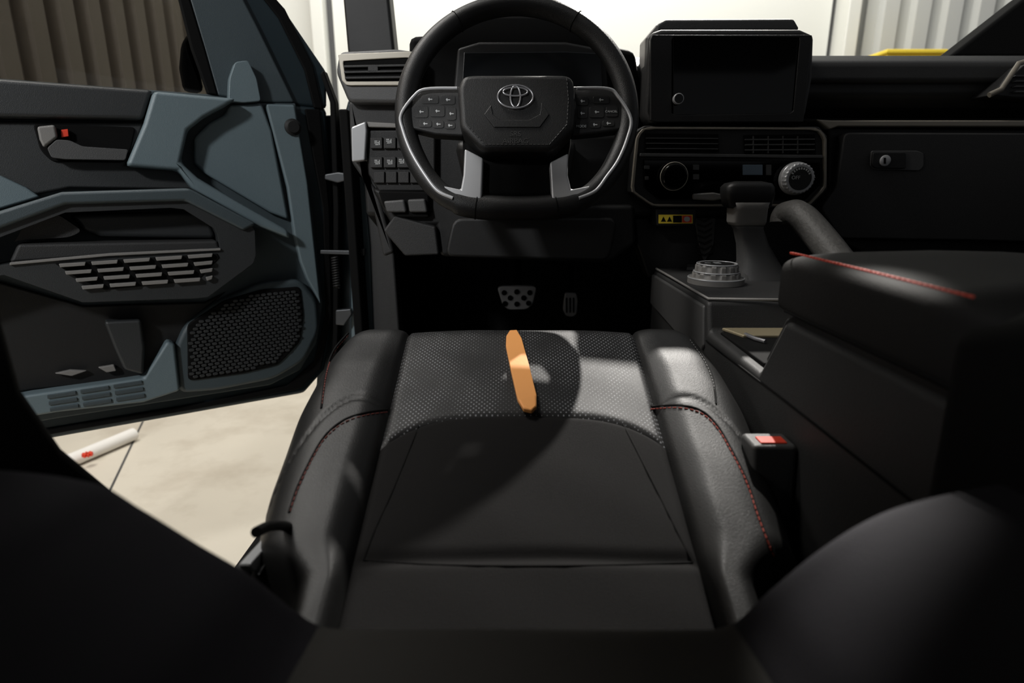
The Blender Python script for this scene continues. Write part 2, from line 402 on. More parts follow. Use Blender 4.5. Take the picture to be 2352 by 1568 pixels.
plate('lock_knob', [(84, 290), (126, 286), (132, 315), (100, 340), (90, 320)], DOOR, .052, .018, M['plast4'], hb, .004)
plate('lock_mark', [(140, 298), (156, 296), (158, 313), (141, 316)], DOOR, .042, .008, M['redb'], hb, .001, label='red unlocked mark')
ar = ringplate('armrest', [(-420, 640), (0, 490), (140, 443), (432, 434), (585, 518), (588, 600), (475, 684), (190, 694), (0, 628), (-420, 760)],
          [(-380, 680), (0, 545), (150, 488), (415, 476), (498, 528), (506, 572), (250, 584), (20, 606), (-380, 690)], DOOR, .085, .07, M['doordark'], door, .01)
plate('armrest_top', [(-420, 620), (0, 484), (140, 441), (435, 432), (590, 515), (560, 530), (425, 462), (150, 470), (0, 525), (-420, 660)], DOOR, .094, .06, M['teald'], door, .006)
plate('pull_cup', [(30, 560), (60, 510), (130, 490), (190, 530), (160, 545), (40, 552)], DOOR, .06, .03, M['plast2'], door, .006, rnd=.01)
plate('inner_recess', [(160, 492), (480, 485), (498, 550), (230, 545), (190, 530)], DOOR, .045, .03, M['doordark'], door, .01)
plate('recess_floor', [(40, 560), (500, 552), (510, 585), (200, 592), (20, 604)], DOOR, .075, .05, M['plast2'], door, .006)
plate('cup_edge', [(22, 603), (250, 582), (507, 570), (507, 575), (250, 588), (22, 609)], DOOR, .09, .01, M['plast4'], ar, .001)
sl = []
for r in range(4):
    for c in range(5):
        u0 = 135+c*74+r*14; v0 = 606+r*17-c*5
        wd = 58-r*14 if c == 4 else 62
        if r >= 2 and c == 0: u0 += 10; wd -= 10
        sl.append([(u0, v0), (u0+wd, v0-4), (u0+wd-2, v0+4), (u0+3, v0+8)])
plate('slot_frame', [(125, 605), (500, 582), (505, 592), (455, 645), (240, 666), (180, 640)], DOOR, .087, .01, M['void'], ar, .002)
plate('slat_rows', sl, DOOR, .094, .008, M['plast4'], ar, .001, label='satin grey slats in rows')
plate('map_pocket', [(-500, 700), (0, 648), (190, 702), (470, 694), (520, 670), (440, 735), (395, 800), (330, 870), (75, 895), (-500, 990)], DOOR, .018, .01, M['plast'], door, .004)
plate('pocket_block', [(238, 738), (325, 734), (333, 800), (330, 862), (285, 850), (262, 800)], DOOR, .05, .03, M['doordark'], door, .006)
sur = plate('speaker_surround', [(410, 905), (400, 800), (425, 745), (500, 692), (600, 648), (690, 640), (730, 690), (735, 760), (700, 830), (630, 872), (500, 898)], DOOR, .034, .03, M['teald'], door, .01, rnd=.02)
gp = [(430, 745), (515, 690), (600, 665), (690, 658), (698, 725), (690, 785), (640, 838), (560, 858), (432, 875)]
gr = plate('speaker_grille', gp, DOOR, .038, .008, M['void'], sur, .003, rnd=.01, label='black honeycomb speaker grille')
pg = inpoly_plane(Plane(DOOR.o+DOOR.n*.038, DOOR.n), [(u+(6 if u < 560 else -6), v+(6 if v < 760 else -6)) for u, v in gp])
cells = []; px, pz = .0125, .0072
o = DOOR.o+DOOR.n*.0415
for i in range(-40, 40):
    for j in range(-80, 80):
        x = i*px+(px/2 if j % 2 else 0); z = j*pz
        if inside((x, z), pg):
            cells.append([o+DOOR.r*(x+dx)+DOOR.up*(z+dz) for dx, dz in ((-.0048, -.0012), (-.003, -.0029), (.003, -.0029), (.0048, -.0012), (.0048, .0012), (.003, .0029), (-.003, .0029), (-.0048, .0012))])
plate3('honeycomb_cells', cells, -DOOR.n*.004, M['doordark'], gr, .0006)
kp = plate('scuff_plate', [(-300, 975), (70, 906), (250, 880), (330, 868), (384, 783), (402, 790), (414, 898), (330, 925), (130, 948), (-300, 1020)], DOOR, .045, .035, M['teal'], door, .006)
sl = []
for r in range(3):
    for c in range(3):
        u0 = 108+c*76+r*3; v0 = 908+r*15-c*12
        sl.append([(u0, v0), (u0+66, v0-10), (u0+67, v0-2), (u0+1, v0+8)])
plate('scuff_slats', sl, DOOR, .048, .004, M['teald'], kp, .001)
plate('screw_tab', [[(125, 858), (160, 850), (200, 852), (165, 864)]], DOOR, .03, .01, M['plast4'], door, .002)
plate('screw_tab', [[(225, 844), (262, 838), (268, 852), (245, 856)]], DOOR, .03, .01, M['plast4'], door, .002)
# ------------------------------------------------------------------ dashboard
dash = thing('dashboard', 'black and charcoal truck dashboard with vents, screen and glovebox', 'dashboard', (.4, 1.3, .95))
prof = [(1.75, .20), (1.36, .245), (1.25, .238), (1.215, .215), (1.212, .165), (1.235, .14), (1.285, .13), (1.27, .112), (1.21, .105), (1.19, .09), (1.19, -.06), (1.3, -.1), (1.75, -.1)]
extx('dash_body', prof, -.29, 1.25, M['plast'], dash, .008)
extx('upper_pad', [(1.40, .25), (1.26, .243), (1.205, .222), (1.20, .185), (1.30, .18)], .53, 1.25, M['plast2'], dash, .01)
plate('vent_housing', [(778, 118), (905, 111), (960, 118), (960, 215), (915, 238), (800, 236), (770, 165)], DASH(1.16), 0, .12, M['plast3'], dash, .008, rnd=.01)
ringplate('vent_trim', [(776, 124), (935, 118), (960, 120), (960, 196), (795, 196), (785, 185)], [(788, 140), (935, 132), (950, 134), (950, 186), (795, 187)], DASH(1.155), 0, .02, M['bronze'], dash, .002, label='warm silver vent surround')
plate('vent_cavity', [(786, 136), (952, 130), (952, 190), (794, 190)], DASH(1.158), 0, .01, M['void'], dash, 0)
plate('vent_slats', [[(790, 150), (950, 147), (950, 152), (790, 155)], [(790, 163), (950, 160), (950, 165), (790, 168)], [(792, 176), (950, 174), (950, 179), (792, 181)], [(845, 152), (868, 151), (868, 164), (845, 165)]], DASH(1.152), 0, .008, M['plast2'], dash, .0008)
plate('cluster_hood', [(938, 82), (1000, 78), (1060, 38), (1120, 28), (1300, 28), (1345, 60), (1385, 100), (1460, 115), (1480, 240), (1480, 300), (940, 300)], DASH(1.2), 0, .2, M['void'], dash, .012)
plate('cluster_bezel', [(1050, 110), (1100, 95), (1300, 95), (1390, 112), (1400, 215), (1040, 215)], DASH(1.195), 0, .02, M['plast'], dash, .006)
plate('cluster_display', [(1065, 120), (1300, 118), (1380, 122), (1385, 205), (1060, 205)], DASH(1.19), 0, .01, M['screenblue'], dash, .002)
plate('side_trim', [(806, 292), (840, 278), (842, 300), (838, 368), (808, 372)], DASH(1.16), 0, .03, M['silver'], dash, .003, label='satin silver corner trim')
plate('side_trim', [(842, 279), (930, 284), (930, 294), (846, 292)], DASH(1.165), 0, .02, M['plast4'], dash, .002)
swp = plate('switch_panel', [(838, 298), (1000, 296), (1000, 440), (870, 440), (845, 400)], DASH(1.172), 0, .05, M['plast'], dash, .004)
plate('side_fascia', [(800, 232), (950, 232), (950, 296), (845, 300), (838, 400), (868, 440), (905, 580), (880, 590), (846, 430), (806, 372)], DASH(1.185), 0, .1, M['plast2'], dash, .006)
for (u0, v0, n, wd, hh) in ((850, 315, 3, 30, 26), (850, 360, 3, 30, 25), (858, 394, 4, 27, 26)):
    for k in range(n):
        plate('switch', [(u0+k*(wd+1), v0), (u0+k*(wd+1)+wd-2, v0), (u0+k*(wd+1)+wd-2, v0+hh), (u0+k*(wd+1), v0+hh)], DASH(1.165), 0, .012, M['plast2'], swp, .0015)
for (u, v) in ((866, 328), (893, 324), (866, 372), (895, 372), (922, 370)):
    ic = [[(u-6, v-5), (u+1, v-5), (u+1, v-3), (u-6, v-3)], [(u-6, v-1), (u+5, v-1), (u+5, v+1), (u-6, v+1)], [(u-4, v+3), (u+3, v+3), (u+3, v+5), (u-4, v+5)], [(u+4, v-5), (u+6, v-5), (u+6, v+5), (u+4, v+5)]]
    plate('switch_icon', ic, DASH(1.1645), 0, .0006, M['mark'], swp, 0)
plate('coin_pocket', [(868, 438), (985, 440), (985, 500), (915, 500), (880, 475)], DASH(1.16), 0, .03, M['void'], dash, .004)
plate('card_holder', [(880, 462), (928, 458), (934, 488), (888, 488)], DASH(1.15), 0, .015, M['plast3'], dash, .004)
plate('card_holder', [(935, 458), (976, 456), (982, 488), (940, 488)], DASH(1.15), 0, .015, M['plast3'], dash, .004)
plate('knee_panel', [(850, 430), (1000, 440), (1200, 470), (1460, 470), (1462, 560), (1400, 604), (1010, 590), (1000, 520), (900, 522)], DASH(1.175), 0, .08, M['plast'], dash, .01)
plate('knee_bolster', [(1040, 500), (1420, 500), (1400, 600), (1020, 590)], DASH(1.15), 0, .04, M['plast'], dash, .012, rnd=.02)
plate('lower_fascia', [(905, 495), (1000, 520), (1008, 585), (930, 588), (880, 530)], DASH(1.16), 0, .03, M['plast2'], dash, .004)
plate('steering_column', [(1040, 320), (1330, 320), (1300, 470), (1260, 500), (1110, 500), (1075, 470)], DASH(1.10), 0, .1, M['plast'], dash, .02)
scr = plate('screen_housing', [(1492, 76), (1520, 66), (1840, 66), (1872, 80), (1868, 180), (1852, 268), (1830, 284), (1490, 284), (1480, 260)], DASH(1.155), 0, .06, M['plast2'], dash, .008)
plate('housing_cap', [(1508, 56), (1530, 44), (1825, 42), (1836, 62), (1836, 72), (1510, 72)], DASH(1.19), 0, .07, M['plast2'], dash, .006)
plate('housing_wing', [(1482, 88), (1510, 54), (1516, 76), (1492, 100), (1486, 260), (1478, 262)], DASH(1.18), 0, .05, M['plast4'], dash, .003)
plate('screen', [(1545, 78), (1836, 80), (1820, 262), (1545, 266)], DASH(1.150), 0, .01, M['gloss'], scr, .002, label='glossy black touchscreen, switched off')
ringplate('screen_frame', [(1494, 80), (1866, 80), (1846, 280), (1494, 280)], [(1543, 84), (1838, 86), (1822, 260), (1543, 264)], DASH(1.148), 0, .012, M['plast'], scr, .002)
vk = lathe('volume_knob', hit(1556, 228, DASH(1.147)), (0, -1, 0), [(.0095, 0), (.0095, .009), (.0088, .010), (.0065, .010), (.006, .0085), (.002, .0085)], M['silver'], scr)
lathe('knob_face', hit(1556, 228, DASH(1.147)), (0, -1, 0), [(.008, 0), (.008, .0104), (.003, .0104)], M['gloss'], scr)
ringplate('stack_trim', [(1462, 312), (1480, 291), (1880, 293), (1899, 314), (1899, 432), (1858, 474), (1500, 474), (1450, 440)],
          [(1468, 314), (1483, 296), (1877, 298), (1893, 317), (1893, 429), (1855, 469), (1500, 469), (1456, 438)], DASH(1.148), 0, .03, M['bronzed'], dash, .001, rnd=.006, label='thin warm silver outline trim')
st = plate('center_stack', [(1460, 300), (1480, 288), (1882, 290), (1902, 312), (1902, 436), (1862, 478), (1500, 478), (1448, 442)], DASH(1.155), 0, .06, M['plast'], dash, .004)
plate('vent_cavity', [(1482, 306), (1650, 308), (1652, 350), (1480, 350)], DASH(1.153), 0, .004, M['void'], st, 0)
plate('vent_cavity', [(1708, 310), (1872, 308), (1874, 356), (1710, 354)], DASH(1.153), 0, .004, M['void'], st, 0)
vs = []
for i in range(3):
    vs.append([(1484, 316+i*12), (1650, 317+i*12), (1650, 319+i*12), (1484, 318+i*12)])
    vs.append([(1712, 319+i*12), (1872, 318+i*12), (1872, 321+i*12), (1712, 322+i*12)])
for i in range(4):
    vs.append([(1730+i*34, 312), (1732+i*34, 312), (1732+i*34, 352), (1730+i*34, 352)])
plate('vent_slats', vs, DASH(1.149), 0, .006, M['plast3'], st, .0005)
plate('stack_divider', [(1470, 352), (1890, 356), (1890, 363), (1470, 359)], DASH(1.146), 0, .01, M['plast3'], st, .001)
plate('climate_panel', [(1478, 366), (1885, 370), (1885, 425), (1850, 460), (1515, 460), (1480, 430)], DASH(1.15), 0, .01, M['gloss'], st, .002)
plate('climate_display', [(1707, 378), (1752, 378), (1752, 402), (1707, 402)], DASH(1.147), 0, .004, M['dispgrey'], st, .001)
kc = hit(1545, 405, DASH(1.148))
lathe('temperature_knob', kc, (0, -1, 0), [(.026, 0), (.026, .008), (.024, .010), (.023, .018), (.021, .020), (.003, .020)], M['gloss'], st)
tube('knob_ring', [kc+Vector((.0252*math.cos(k*math.pi/24), -.010, .0252*math.sin(k*math.pi/24))) for k in range(48)], .0009, M['bronze'], st, closed=True)
kc = hit(1824, 410, DASH(1.148))
fk = lathe('fan_knob', kc, (0, -1, 0), [(.030, 0), (.030, .010), (.0285, .012), (.0285, .022, 1), (.0265, .024, 1), (.003, .024)], M['silver'], st, teeth=24, td=.05, label='ribbed silver rotary knob')
lathe('knob_face', kc, (0, -1, 0), [(.021, 0), (.021, .0255), (.003, .0255)], M['plast'], fk)
text('knob_label', 'OFF', 1828, 408, .009, DASH(1.1218), 0, M['mark'], fk)
tk = []
for k in range(9):
    an = math.radians(30+k*15); e = Vector((math.cos(an), 0, math.sin(an))); f = Vector((-math.sin(an), 0, math.cos(an)))*.0012
    q = kc+Vector((0, -.0262, 0)); tk.append([q+e*.016-f, q+e*.0195-f, q+e*.0195+f, q+e*.016+f])
plate3('knob_ticks', tk, Vector((0, .001, 0)), M['mark'], fk, 0)
plate('hazard_mark', [(1867, 396), (1873, 408), (1861, 408)], DASH(1.1485), 0, .001, M['mark'], st, 0)
for q in ((1592, 378, 1606, 390), (1592, 400, 1606, 412), (1760, 378, 1772, 402), (1480, 380, 1492, 388), (1482, 405, 1490, 413)):
    plate('stack_button', [(q[0], q[1]), (q[2], q[1]), (q[2], q[3]), (q[0], q[3])], DASH(1.148), 0, .003, M['plast3'], st, .0006)
tw = plate('tray_wall', [(1450, 440), (1500, 476), (1865, 478), (1905, 540), (1905, 640), (1490, 640), (1462, 560)], DASH(1.215), 0, .05, M['plast'], dash, .006)
plate('rubber_mat', [(1592, 488), (1645, 486), (1640, 560), (1618, 605), (1605, 560)], DASH(1.213), .004, .006, M['plast3'], dash, .002)
ch = []
for k in range(7):
    ch.append([(1602, 500+k*13), (1619, 506+k*13), (1636, 497+k*13), (1636, 501+k*13), (1619, 511+k*13), (1602, 504+k*13)])
plate('mat_chevrons', ch, DASH(1.213), .006, .003, M['plast'], dash, .0004)
plate('power_socket', [(1592, 445), (1640, 442), (1662, 446), (1662, 457), (1640, 461), (1592, 458)], DASH(1.144), 0, .01, M['plast4'], dash, .003)
plate('label_mount', [(1505, 478), (1600, 478), (1598, 520), (1508, 520)], DASH(1.1525), 0, .06, M['plast'], dash, .004)
wl = plate('warning_label', [(1513, 493), (1591, 493), (1591, 513), (1513, 513)], DASH(1.15), 0, .002, M['yellow'], dash, 0, label='yellow and red warning sticker')
plate('label_blocks', [[(1546, 495), (1566, 495), (1566, 511), (1546, 511)]], DASH(1.1496), 0, .0008, M['void'], wl, 0)
plate('label_red', [[(1567, 495), (1589, 495), (1589, 511), (1567, 511)]], DASH(1.1496), 0, .0008, M['redb'], wl, 0)
plate('label_icons', [[(1518, 509), (1524, 497), (1530, 509)], [(1532, 509), (1538, 497), (1544, 509)]], DASH(1.1495), 0, .0008, M['void'], wl, 0)
rr = [(1578+7*math.cos(k*.5236), 503+6*math.sin(k*.5236)) for k in range(12)]
plate('label_circle', rr, DASH(1.149), 0, .0006, M['mark'], wl, 0)
plate('glovebox_trim', [(1875, 274), (1912, 276), (2560, 276), (2560, 292), (1925, 291), (1906, 298)], DASH(1.16), 0, .05, M['bronzed'], dash, .003, label='warm silver strip above the glovebox')
plate('lower_passenger_fascia', [(1895, 290), (2560, 296), (2560, 590), (1990, 585), (1900, 545), (1868, 478), (1902, 436), (1902, 312)], DASH(1.18), 0, .06, M['plast'], dash, .006)
gb = plate('glovebox_door', [(1940, 304), (2560, 306), (2560, 560), (2210, 552), (1930, 548), (1885, 480), (1922, 430)], DASH(1.155), 0, .03, M['plast2'], dash, .006, rnd=.012)
plate('handle_recess', [(2002, 346), (2108, 346), (2122, 352), (2122, 382), (2112, 392), (2010, 390), (2000, 380)], DASH(1.152), 0, .006, M['plast3'], gb, .002, rnd=.004)
plate('handle_flap', [(2006, 350), (2082, 350), (2082, 387), (2010, 386), (2003, 378)], DASH(1.147), 0, .006, M['plast'], gb, .002, rnd=.004)
lathe('lock_cylinder', hit(2032, 369, DASH(1.147)), (0, -1, 0), [(.010, 0), (.010, .003), (.008, .004), (.002, .004)], M['silver'], gb)
plate('keyhole', [(2030, 362), (2035, 362), (2035, 376), (2030, 376)], DASH(1.1425), 0, .001, M['void'], gb, 0)
plate('vent_frame', [(2352, 150), (2390, 135), (2560, 130), (2560, 230), (2330, 226), (2270, 220)], DASH(1.17), 0, .05, M['plast'], dash, .004)
tube('vent_trim', [hit(2272, 218, DASH(1.165)), hit(2300, 205, DASH(1.165)), hit(2340, 146, DASH(1.165)), hit(2380, 134, DASH(1.165)), hit(2560, 130, DASH(1.165))], .005, M['bronzed'], dash)
plate('vent_slats', [[(2335, 172+12*i), (2560, 172+12*i), (2560, 176+12*i), (2330, 176+12*i)] for i in range(4)], DASH(1.163), 0, .006, M['plast3'], dash, .0006)
# ------------------------------------------------------------------ steering wheel
sw = thing('steering_wheel', 'black leather flat-bottomed steering wheel with satin silver spokes', 'steering wheel', WHEEL.o)
def W(p, q, h=0): return WHEEL.o+WHEEL.r*p+WHEEL.up*q+WHEEL.n*h
N = 160; rows = []
def rimc(t):
    p = .1715*math.cos(t); q = .1715*math.sin(t)
    if q > 0: q *= 1.03
    else:
        a = abs(q); q = -a if a < .12 else -(.12+.041*math.tanh((a-.12)/.04))
        p *= 1+.05*max(0, (a-.08)/.09)
    return p, q
for k in range(N):
    t = 2*math.pi*k/N; p, q = rimc(t); p2, q2 = rimc(t+.01); tx, ty = p2-p, q2-q; l = math.hypot(tx, ty); nx, ny = ty/l, -tx/l
    w = .0160 + (.003 if q < -.145 else 0)
    row = []
    for j in range(16):
        a = 2*math.pi*j/16
        ww = w*math.cos(a); hh = .0155*math.sin(a)
        row.append(W(p+nx*ww, q+ny*ww, hh))
    rows.append(row)
rows.append(rows[0])
rim = loft('rim', rows, M['leather'], sw, closed=True)
for t in (1.0, 2.14, 4.37, 5.05):
    p, q = rimc(t); p2, q2 = rimc(t+.01); tx, ty = p2-p, q2-q; l = math.hypot(tx, ty); nx, ny = ty/l, -tx/l
    w = .0163 + (.003 if q < -.145 else 0)
    tube('rim_seam', [W(p+nx*w*math.cos(a*math.pi/12), q+ny*w*math.cos(a*math.pi/12), .0157*math.sin(a*math.pi/12)) for a in range(24)], .0007, M['void'], rim, closed=True)
hub = plate('airbag_cover', [(1062, 172), (1085, 168), (1300, 168), (1318, 178), (1324, 235), (1320, 292), (1268, 345), (1108, 345), (1056, 292), (1050, 200)], WHEEL, .032, .045, M['leather'], sw, .010, rnd=.010, seg=4)
plate('airbag_crease', [(1128, 240), (1132, 262), (1150, 275), (1215, 275), (1240, 262), (1244, 235), (1262, 262), (1240, 292), (1135, 292), (1112, 262)], WHEEL, .0335, .002, M['leather'], hub, .001)
hubst = [hit(u, v, WHEEL, .0325) for u, v in [(1302, 180), (1306, 230), (1302, 286), (1262, 332), (1114, 332), (1072, 286)]]
def dashes(name, P, m, parent, step=.006, ln=.0042, r=.0006, off=None):
    L = []
    pts = [P[0]]
    for i in range(len(P)-1):
        d = P[i+1]-P[i]; n = max(1, round(d.length/.001))
        for k in range(1, n+1): pts.append(P[i]+d*k/n)
    i = 0; st_ = int(step/.001); ln_ = int(ln/.001)
    while i+ln_ < len(pts): L.append([pts[i], pts[i+ln_//2], pts[i+ln_]]); i += st_
    return tube(name, L, r, m, parent)
dashes('airbag_stitching', hubst, M['markd'], hub)
def ell(cx, cy, rx, ry, h, n=40):
    c = hit(cx, cy, WHEEL, h); s = .00067
    return [c+WHEEL.r*rx*s*math.cos(2*math.pi*k/n)+WHEEL.up*ry*s*math.sin(2*math.pi*k/n) for k in range(n)]
tube('emblem', [ell(1184, 222, 39, 27, .0345), ell(1184, 222, 11, 25, .0345), ell(1184, 211, 27, 10, .0345)], .0014, M['chrome'], hub, closed=True, label='chrome three-oval emblem')
text('airbag_marking', 'SRS\nAIRBAG', 1184, 316, .011, WHEEL, .0322, M['plast2'], hub)
for s, pad, leg, arc in (
    (-1, [(1066, 196), (975, 200), (948, 222), (924, 262), (932, 292), (1000, 308), (1066, 312)],
     [(1067, 340), (1110, 362), (1106, 458), (1030, 455), (1000, 432), (1012, 424), (1058, 434), (1064, 400)],
     [(1050, 203), (978, 205), (950, 222), (921, 264), (926, 300), (945, 350), (975, 400), (1005, 438), (1040, 455)]),
    (1, [(1312, 196), (1395, 200), (1424, 225), (1448, 268), (1440, 296), (1370, 305), (1312, 310)],
     [(1306, 350), (1263, 372), (1268, 458), (1345, 453), (1376, 430), (1362, 424), (1312, 434), (1304, 400)],
     [(1325, 203), (1396, 204), (1420, 222), (1449, 272), (1441, 318), (1420, 368), (1394, 405), (1368, 438), (1330, 455)])):
    sp = plate('spoke', pad, WHEEL, .010, .02, M['plast'], sw, .004)
    plate('silver_spoke', leg, WHEEL, .014, .02, M['silver'], sw, .003, label='satin silver lower spoke')
    tube('silver_trim', spline([hit(u, v, WHEEL, .016) for u, v in arc], 6), .0026, M['silver'], sw, label='satin silver trim line')
    if s < 0: quads = [(968, 218, 1008, 238), (1012, 218, 1046, 240), (952, 243, 984, 270), (988, 242, 1022, 268), (1026, 246, 1048, 276), (962, 276, 992, 292), (994, 276, 1020, 294), (1022, 280, 1046, 296)]
    else: quads = [(1325, 222, 1352, 242), (1362, 220, 1400, 238), (1326, 248, 1350, 272), (1354, 244, 1388, 270), (1392, 244, 1420, 268), (1322, 278, 1350, 294), (1354, 278, 1380, 294), (1384, 276, 1412, 290)]
    for q in quads:
        plate('button', [(q[0], q[1]), (q[2], q[1]), (q[2], q[3]), (q[0], q[3])], WHEEL, .0108, .004, M['plast'], sp, .0006, rnd=.004)
        if s > 0 and q in (quads[4], quads[5]): continue
        mx_, my = (q[0]+q[2])/2, (q[1]+q[3])/2
        plate('button_icon', [(mx_-5, my-1), (mx_-2, my-4), (mx_-1, my-1), (mx_+5, my-1), (mx_+5, my+1), (mx_-1, my+1), (mx_-2, my+4)], WHEEL, .0112, .0004, M['mark'], sp, 0)
    if s > 0:
        text('button_label', 'CANCEL', 1404, 256, .0048, WHEEL, .0112, M['mark'], sp)
        text('button_label', 'MODE', 1335, 290, .0055, WHEEL, .0112, M['mark'], sp)
plate('hub_back', [(1060, 190), (1320, 190), (1312, 330), (1290, 452), (1085, 452), (1062, 330)], WHEEL, -.004, .04, M['void'], sw, .01)
# ------------------------------------------------------------------ pedals
bp_ = thing('brake_pedal', 'metal-faced brake pedal with round rubber studs', 'pedal', hit(1186, 700, DASH(1.54)))
plate('pedal_pad', [(1142, 662), (1150, 657), (1225, 656), (1233, 662), (1224, 700), (1210, 711), (1168, 712), (1154, 700)], DASH(1.53), 0, .02, M['silver'], bp_, .004, rnd=.008)
for u, v in ((1158, 672), (1187, 670), (1217, 672), (1172, 684), (1203, 684), (1160, 697), (1187, 698), (1214, 696)):
    lathe('rubber_stud', hit(u, v, DASH(1.53)), (0, -1, 0), [(.007, -.002), (.007, .003), (.003, .004)], M['void'], bp_, N=20)
tube('pedal_arm', [hit(1187, 660, DASH(1.56)), hit(1190, 600, DASH(1.65))], .01, M['void'], bp_)
ap = thing('accelerator_pedal', 'narrow metal accelerator pedal with rubber strips', 'pedal', hit(1311, 722, DASH(1.55)))
plate('pedal_pad', [(1298, 672), (1324, 672), (1328, 690), (1325, 722), (1315, 728), (1300, 726), (1293, 712), (1295, 690)], DASH(1.54), 0, .015, M['silver'], ap, .003, rnd=.006)
for k in range(3):
    plate('rubber_strip', [(1300+k*8, 684), (1303+k*8, 684), (1303+k*8, 718), (1300+k*8, 718)], DASH(1.54), .003, .005, M['void'], ap, .0008)
tube('pedal_arm', [hit(1311, 674, DASH(1.56)), hit(1312, 610, DASH(1.65))], .008, M['void'], ap)
# ------------------------------------------------------------------ console
con = thing('center_console', 'black centre console with gear lever, dial and padded armrest', 'console', (.42, .7, .55))
extx('console_body', [(1.205, -.17), (.86, -.168), (.845, -.212), (.66, -.215), (.61, -.14), (.05, -.14), (.05, -.5), (1.205, -.5)], .29, .60, M['plast2'], con, .008)
extx('side_panel', [(1.2, -.178), (.865, -.176), (.85, -.235), (.868, -.26), (1.2, -.24)], .286, .30, M['plast3'], con, .004)
plate3('top_bezel', [[Vector((x, y, 1.05-.166)) for x, y in [(.295, 1.2), (.3, .87), (.43, .86), (.55, .9), (.57, 1.2)]]], Vector((0, 0, -.01)), M['plast2'], con, .003)
tube('bezel_edge', [Vector((x, y, 1.05-.166)) for x, y in [(.293, 1.19), (.294, .866), (.43, .856), (.55, .895)]], .0022, M['plast4'], con)
plate3('tray', [[Vector((x, y, 1.05-.209)) for x, y in [(.305, .835), (.305, .68), (.45, .67), (.45, .835)]]], Vector((0, 0, -.01)), M['void'], con, .002)
plate3('tray_strip', [[Vector((x, y, 1.05-.205)) for x, y in [(.31, .845), (.50, .845), (.50, .80), (.325, .80)]]], Vector((0, 0, -.005)), M['gold'], con, .002)
tube('tray_edge', [hit(u, v, TOP(-.206)) for u, v in [(1712, 768), (1735, 778), (1758, 784)]], .003, M['chrome'], con)
rows = []
ys = [.64, .634, .62, .59, .55, .5, .45, .40, .33]
for i, y in enumerate(ys):
    e = [0.05, .55, .88, .98, 1, 1, 1, 1, 1][i]
    hz = .035*e; zc = -.104; row = []
    for k in range(64):
        a = 2*math.pi*k/64; cx, cy = math.cos(a), math.sin(a)
        xx = .42+(.09+.045*min(1, e+.2))*math.copysign(abs(cx)**(2/7), cx)
        zz = zc+hz*math.copysign(abs(cy)**(2/7), cy)
        if cy > 0: zz += .006*e*(1-((xx-.42)/.135)**2)
        row.append(Vector((xx, y, 1.05+zz)))
    rows.append(row)
M['armleather'] = mat('matte_black_leather', '#1a1918', .72, 0, .4, 700, .12, 6, .2)
arm = loft('armrest_pad', rows, M['armleather'], con, closed=True, caps=True, label='black leather armrest lid with red stitching')
dashes('red_stitching', spline([Vector((.305, .629, .977)), Vector((.290, .614, .980)), Vector((.2875, .58, .982)), Vector((.2875, .36, .982))], 6), M['red'], arm, .006, .004, .0010)
tube('lid_seam', [Vector((.2845, y, .922)) for y in (.60, .5, .34)], .0012, M['void'], arm)
extx('console_rear_shade', [(.372, -.085), (.36, -.5), (-.1, -.5), (-.1, -.06), (.3, -.06)], .281, .62, M['void'], con, .02, seg=5, label='rear of the console armrest, its shadow built as a black block')  # armrest continues here; its deep shadow is built as a black part
extx('armrest_bin', [(.62, -.14), (.60, -.132), (.37, -.132), (.37, -.20), (.66, -.20)], .296, .55, M['plast'], con, .004)
tube('side_seam', [Vector((.2892, y, 1.05+z)) for y, z in ((.845, -.225), (.6, -.222), (.38, -.222))], .0012, M['void'], con)
P5 = DASH(1.07)
secs('shift_boot', [(1748, 650, 70), (1744, 636, 62), (1740, 600, 44), (1728, 560, 34), (1718, 525, 32), (1714, 512, 36)], P5, M['plast3'], con, dr=.8, power=3, label='dark leather gear lever boot')
tube('boot_ring', [hit(1748, 650, P5)+Vector((.062*math.cos(k*math.pi/20), .05*math.sin(k*math.pi/20), .004)) for k in range(40)], .004, M['plast4'], con, closed=True)
secs('shift_neck', [(1714, 516, 36), (1714, 508, 39), (1716, 480, 40), (1717, 464, 44)], P5, M['plast4'], con, dr=.8, power=5, label='satin grey lever stalk')
secs('shift_knob', [(1716, 478, 42), (1715, 472, 51), (1716, 447, 56), (1716, 430, 56), (1718, 421, 49), (1718, 416, 28)], P5, M['leather'], con, dr=.6, power=5)
dc = hit(1643, 650, TOP(-.166))
dl = lathe('drive_mode_dial', dc, (0, 0, 1), [(.047, 0), (.047, .009), (.045, .010), (.040, .011), (.040, .018, 1), (.038, .020, 1), (.036, .021), (.036, .030, 1), (.034, .033, 1), (.030, .034), (.003, .034)], M['plast4'], con, teeth=14, td=.08, label='grey notched rotary dial')
tube('dial_ring', [[dc+Vector((r*math.cos(k*math.pi/24), r*math.sin(k*math.pi/24), h)) for k in range(48)] for r, h in ((.0462, .0098), (.0375, .0205), (.033, .0337))], .0013, M['silver'], dl, closed=True)
lathe('dial_face', dc, (0, 0, 1), [(.028, .033), (.028, .0348), (.003, .0348)], M['plast'], dl)
plate3('dial_marks', [[dc+Vector((x, y, .0354)) for x, y in ((a-.005, b-.001), (a+.005, b-.001), (a+.005, b+.001), (a-.005, b+.001))] for a, b in ((0, .006), (0, 0), (0, -.006), (-.016, 0))], Vector((0, 0, -.0006)), M['mark'], dl, 0)
plate('console_switch', [(1555, 590), (1575, 590), (1572, 602), (1552, 602)], TOP(-.160), 0, .006, M['plast3'], con, .001)
plate('console_switch', [(1580, 602), (1600, 602), (1597, 614), (1577, 614)], TOP(-.160), 0, .006, M['plast3'], con, .001)
M['grip'] = mat('textured_grip_rubber', '#454442', .6, 0, 1., 180, .4, 120, .4)
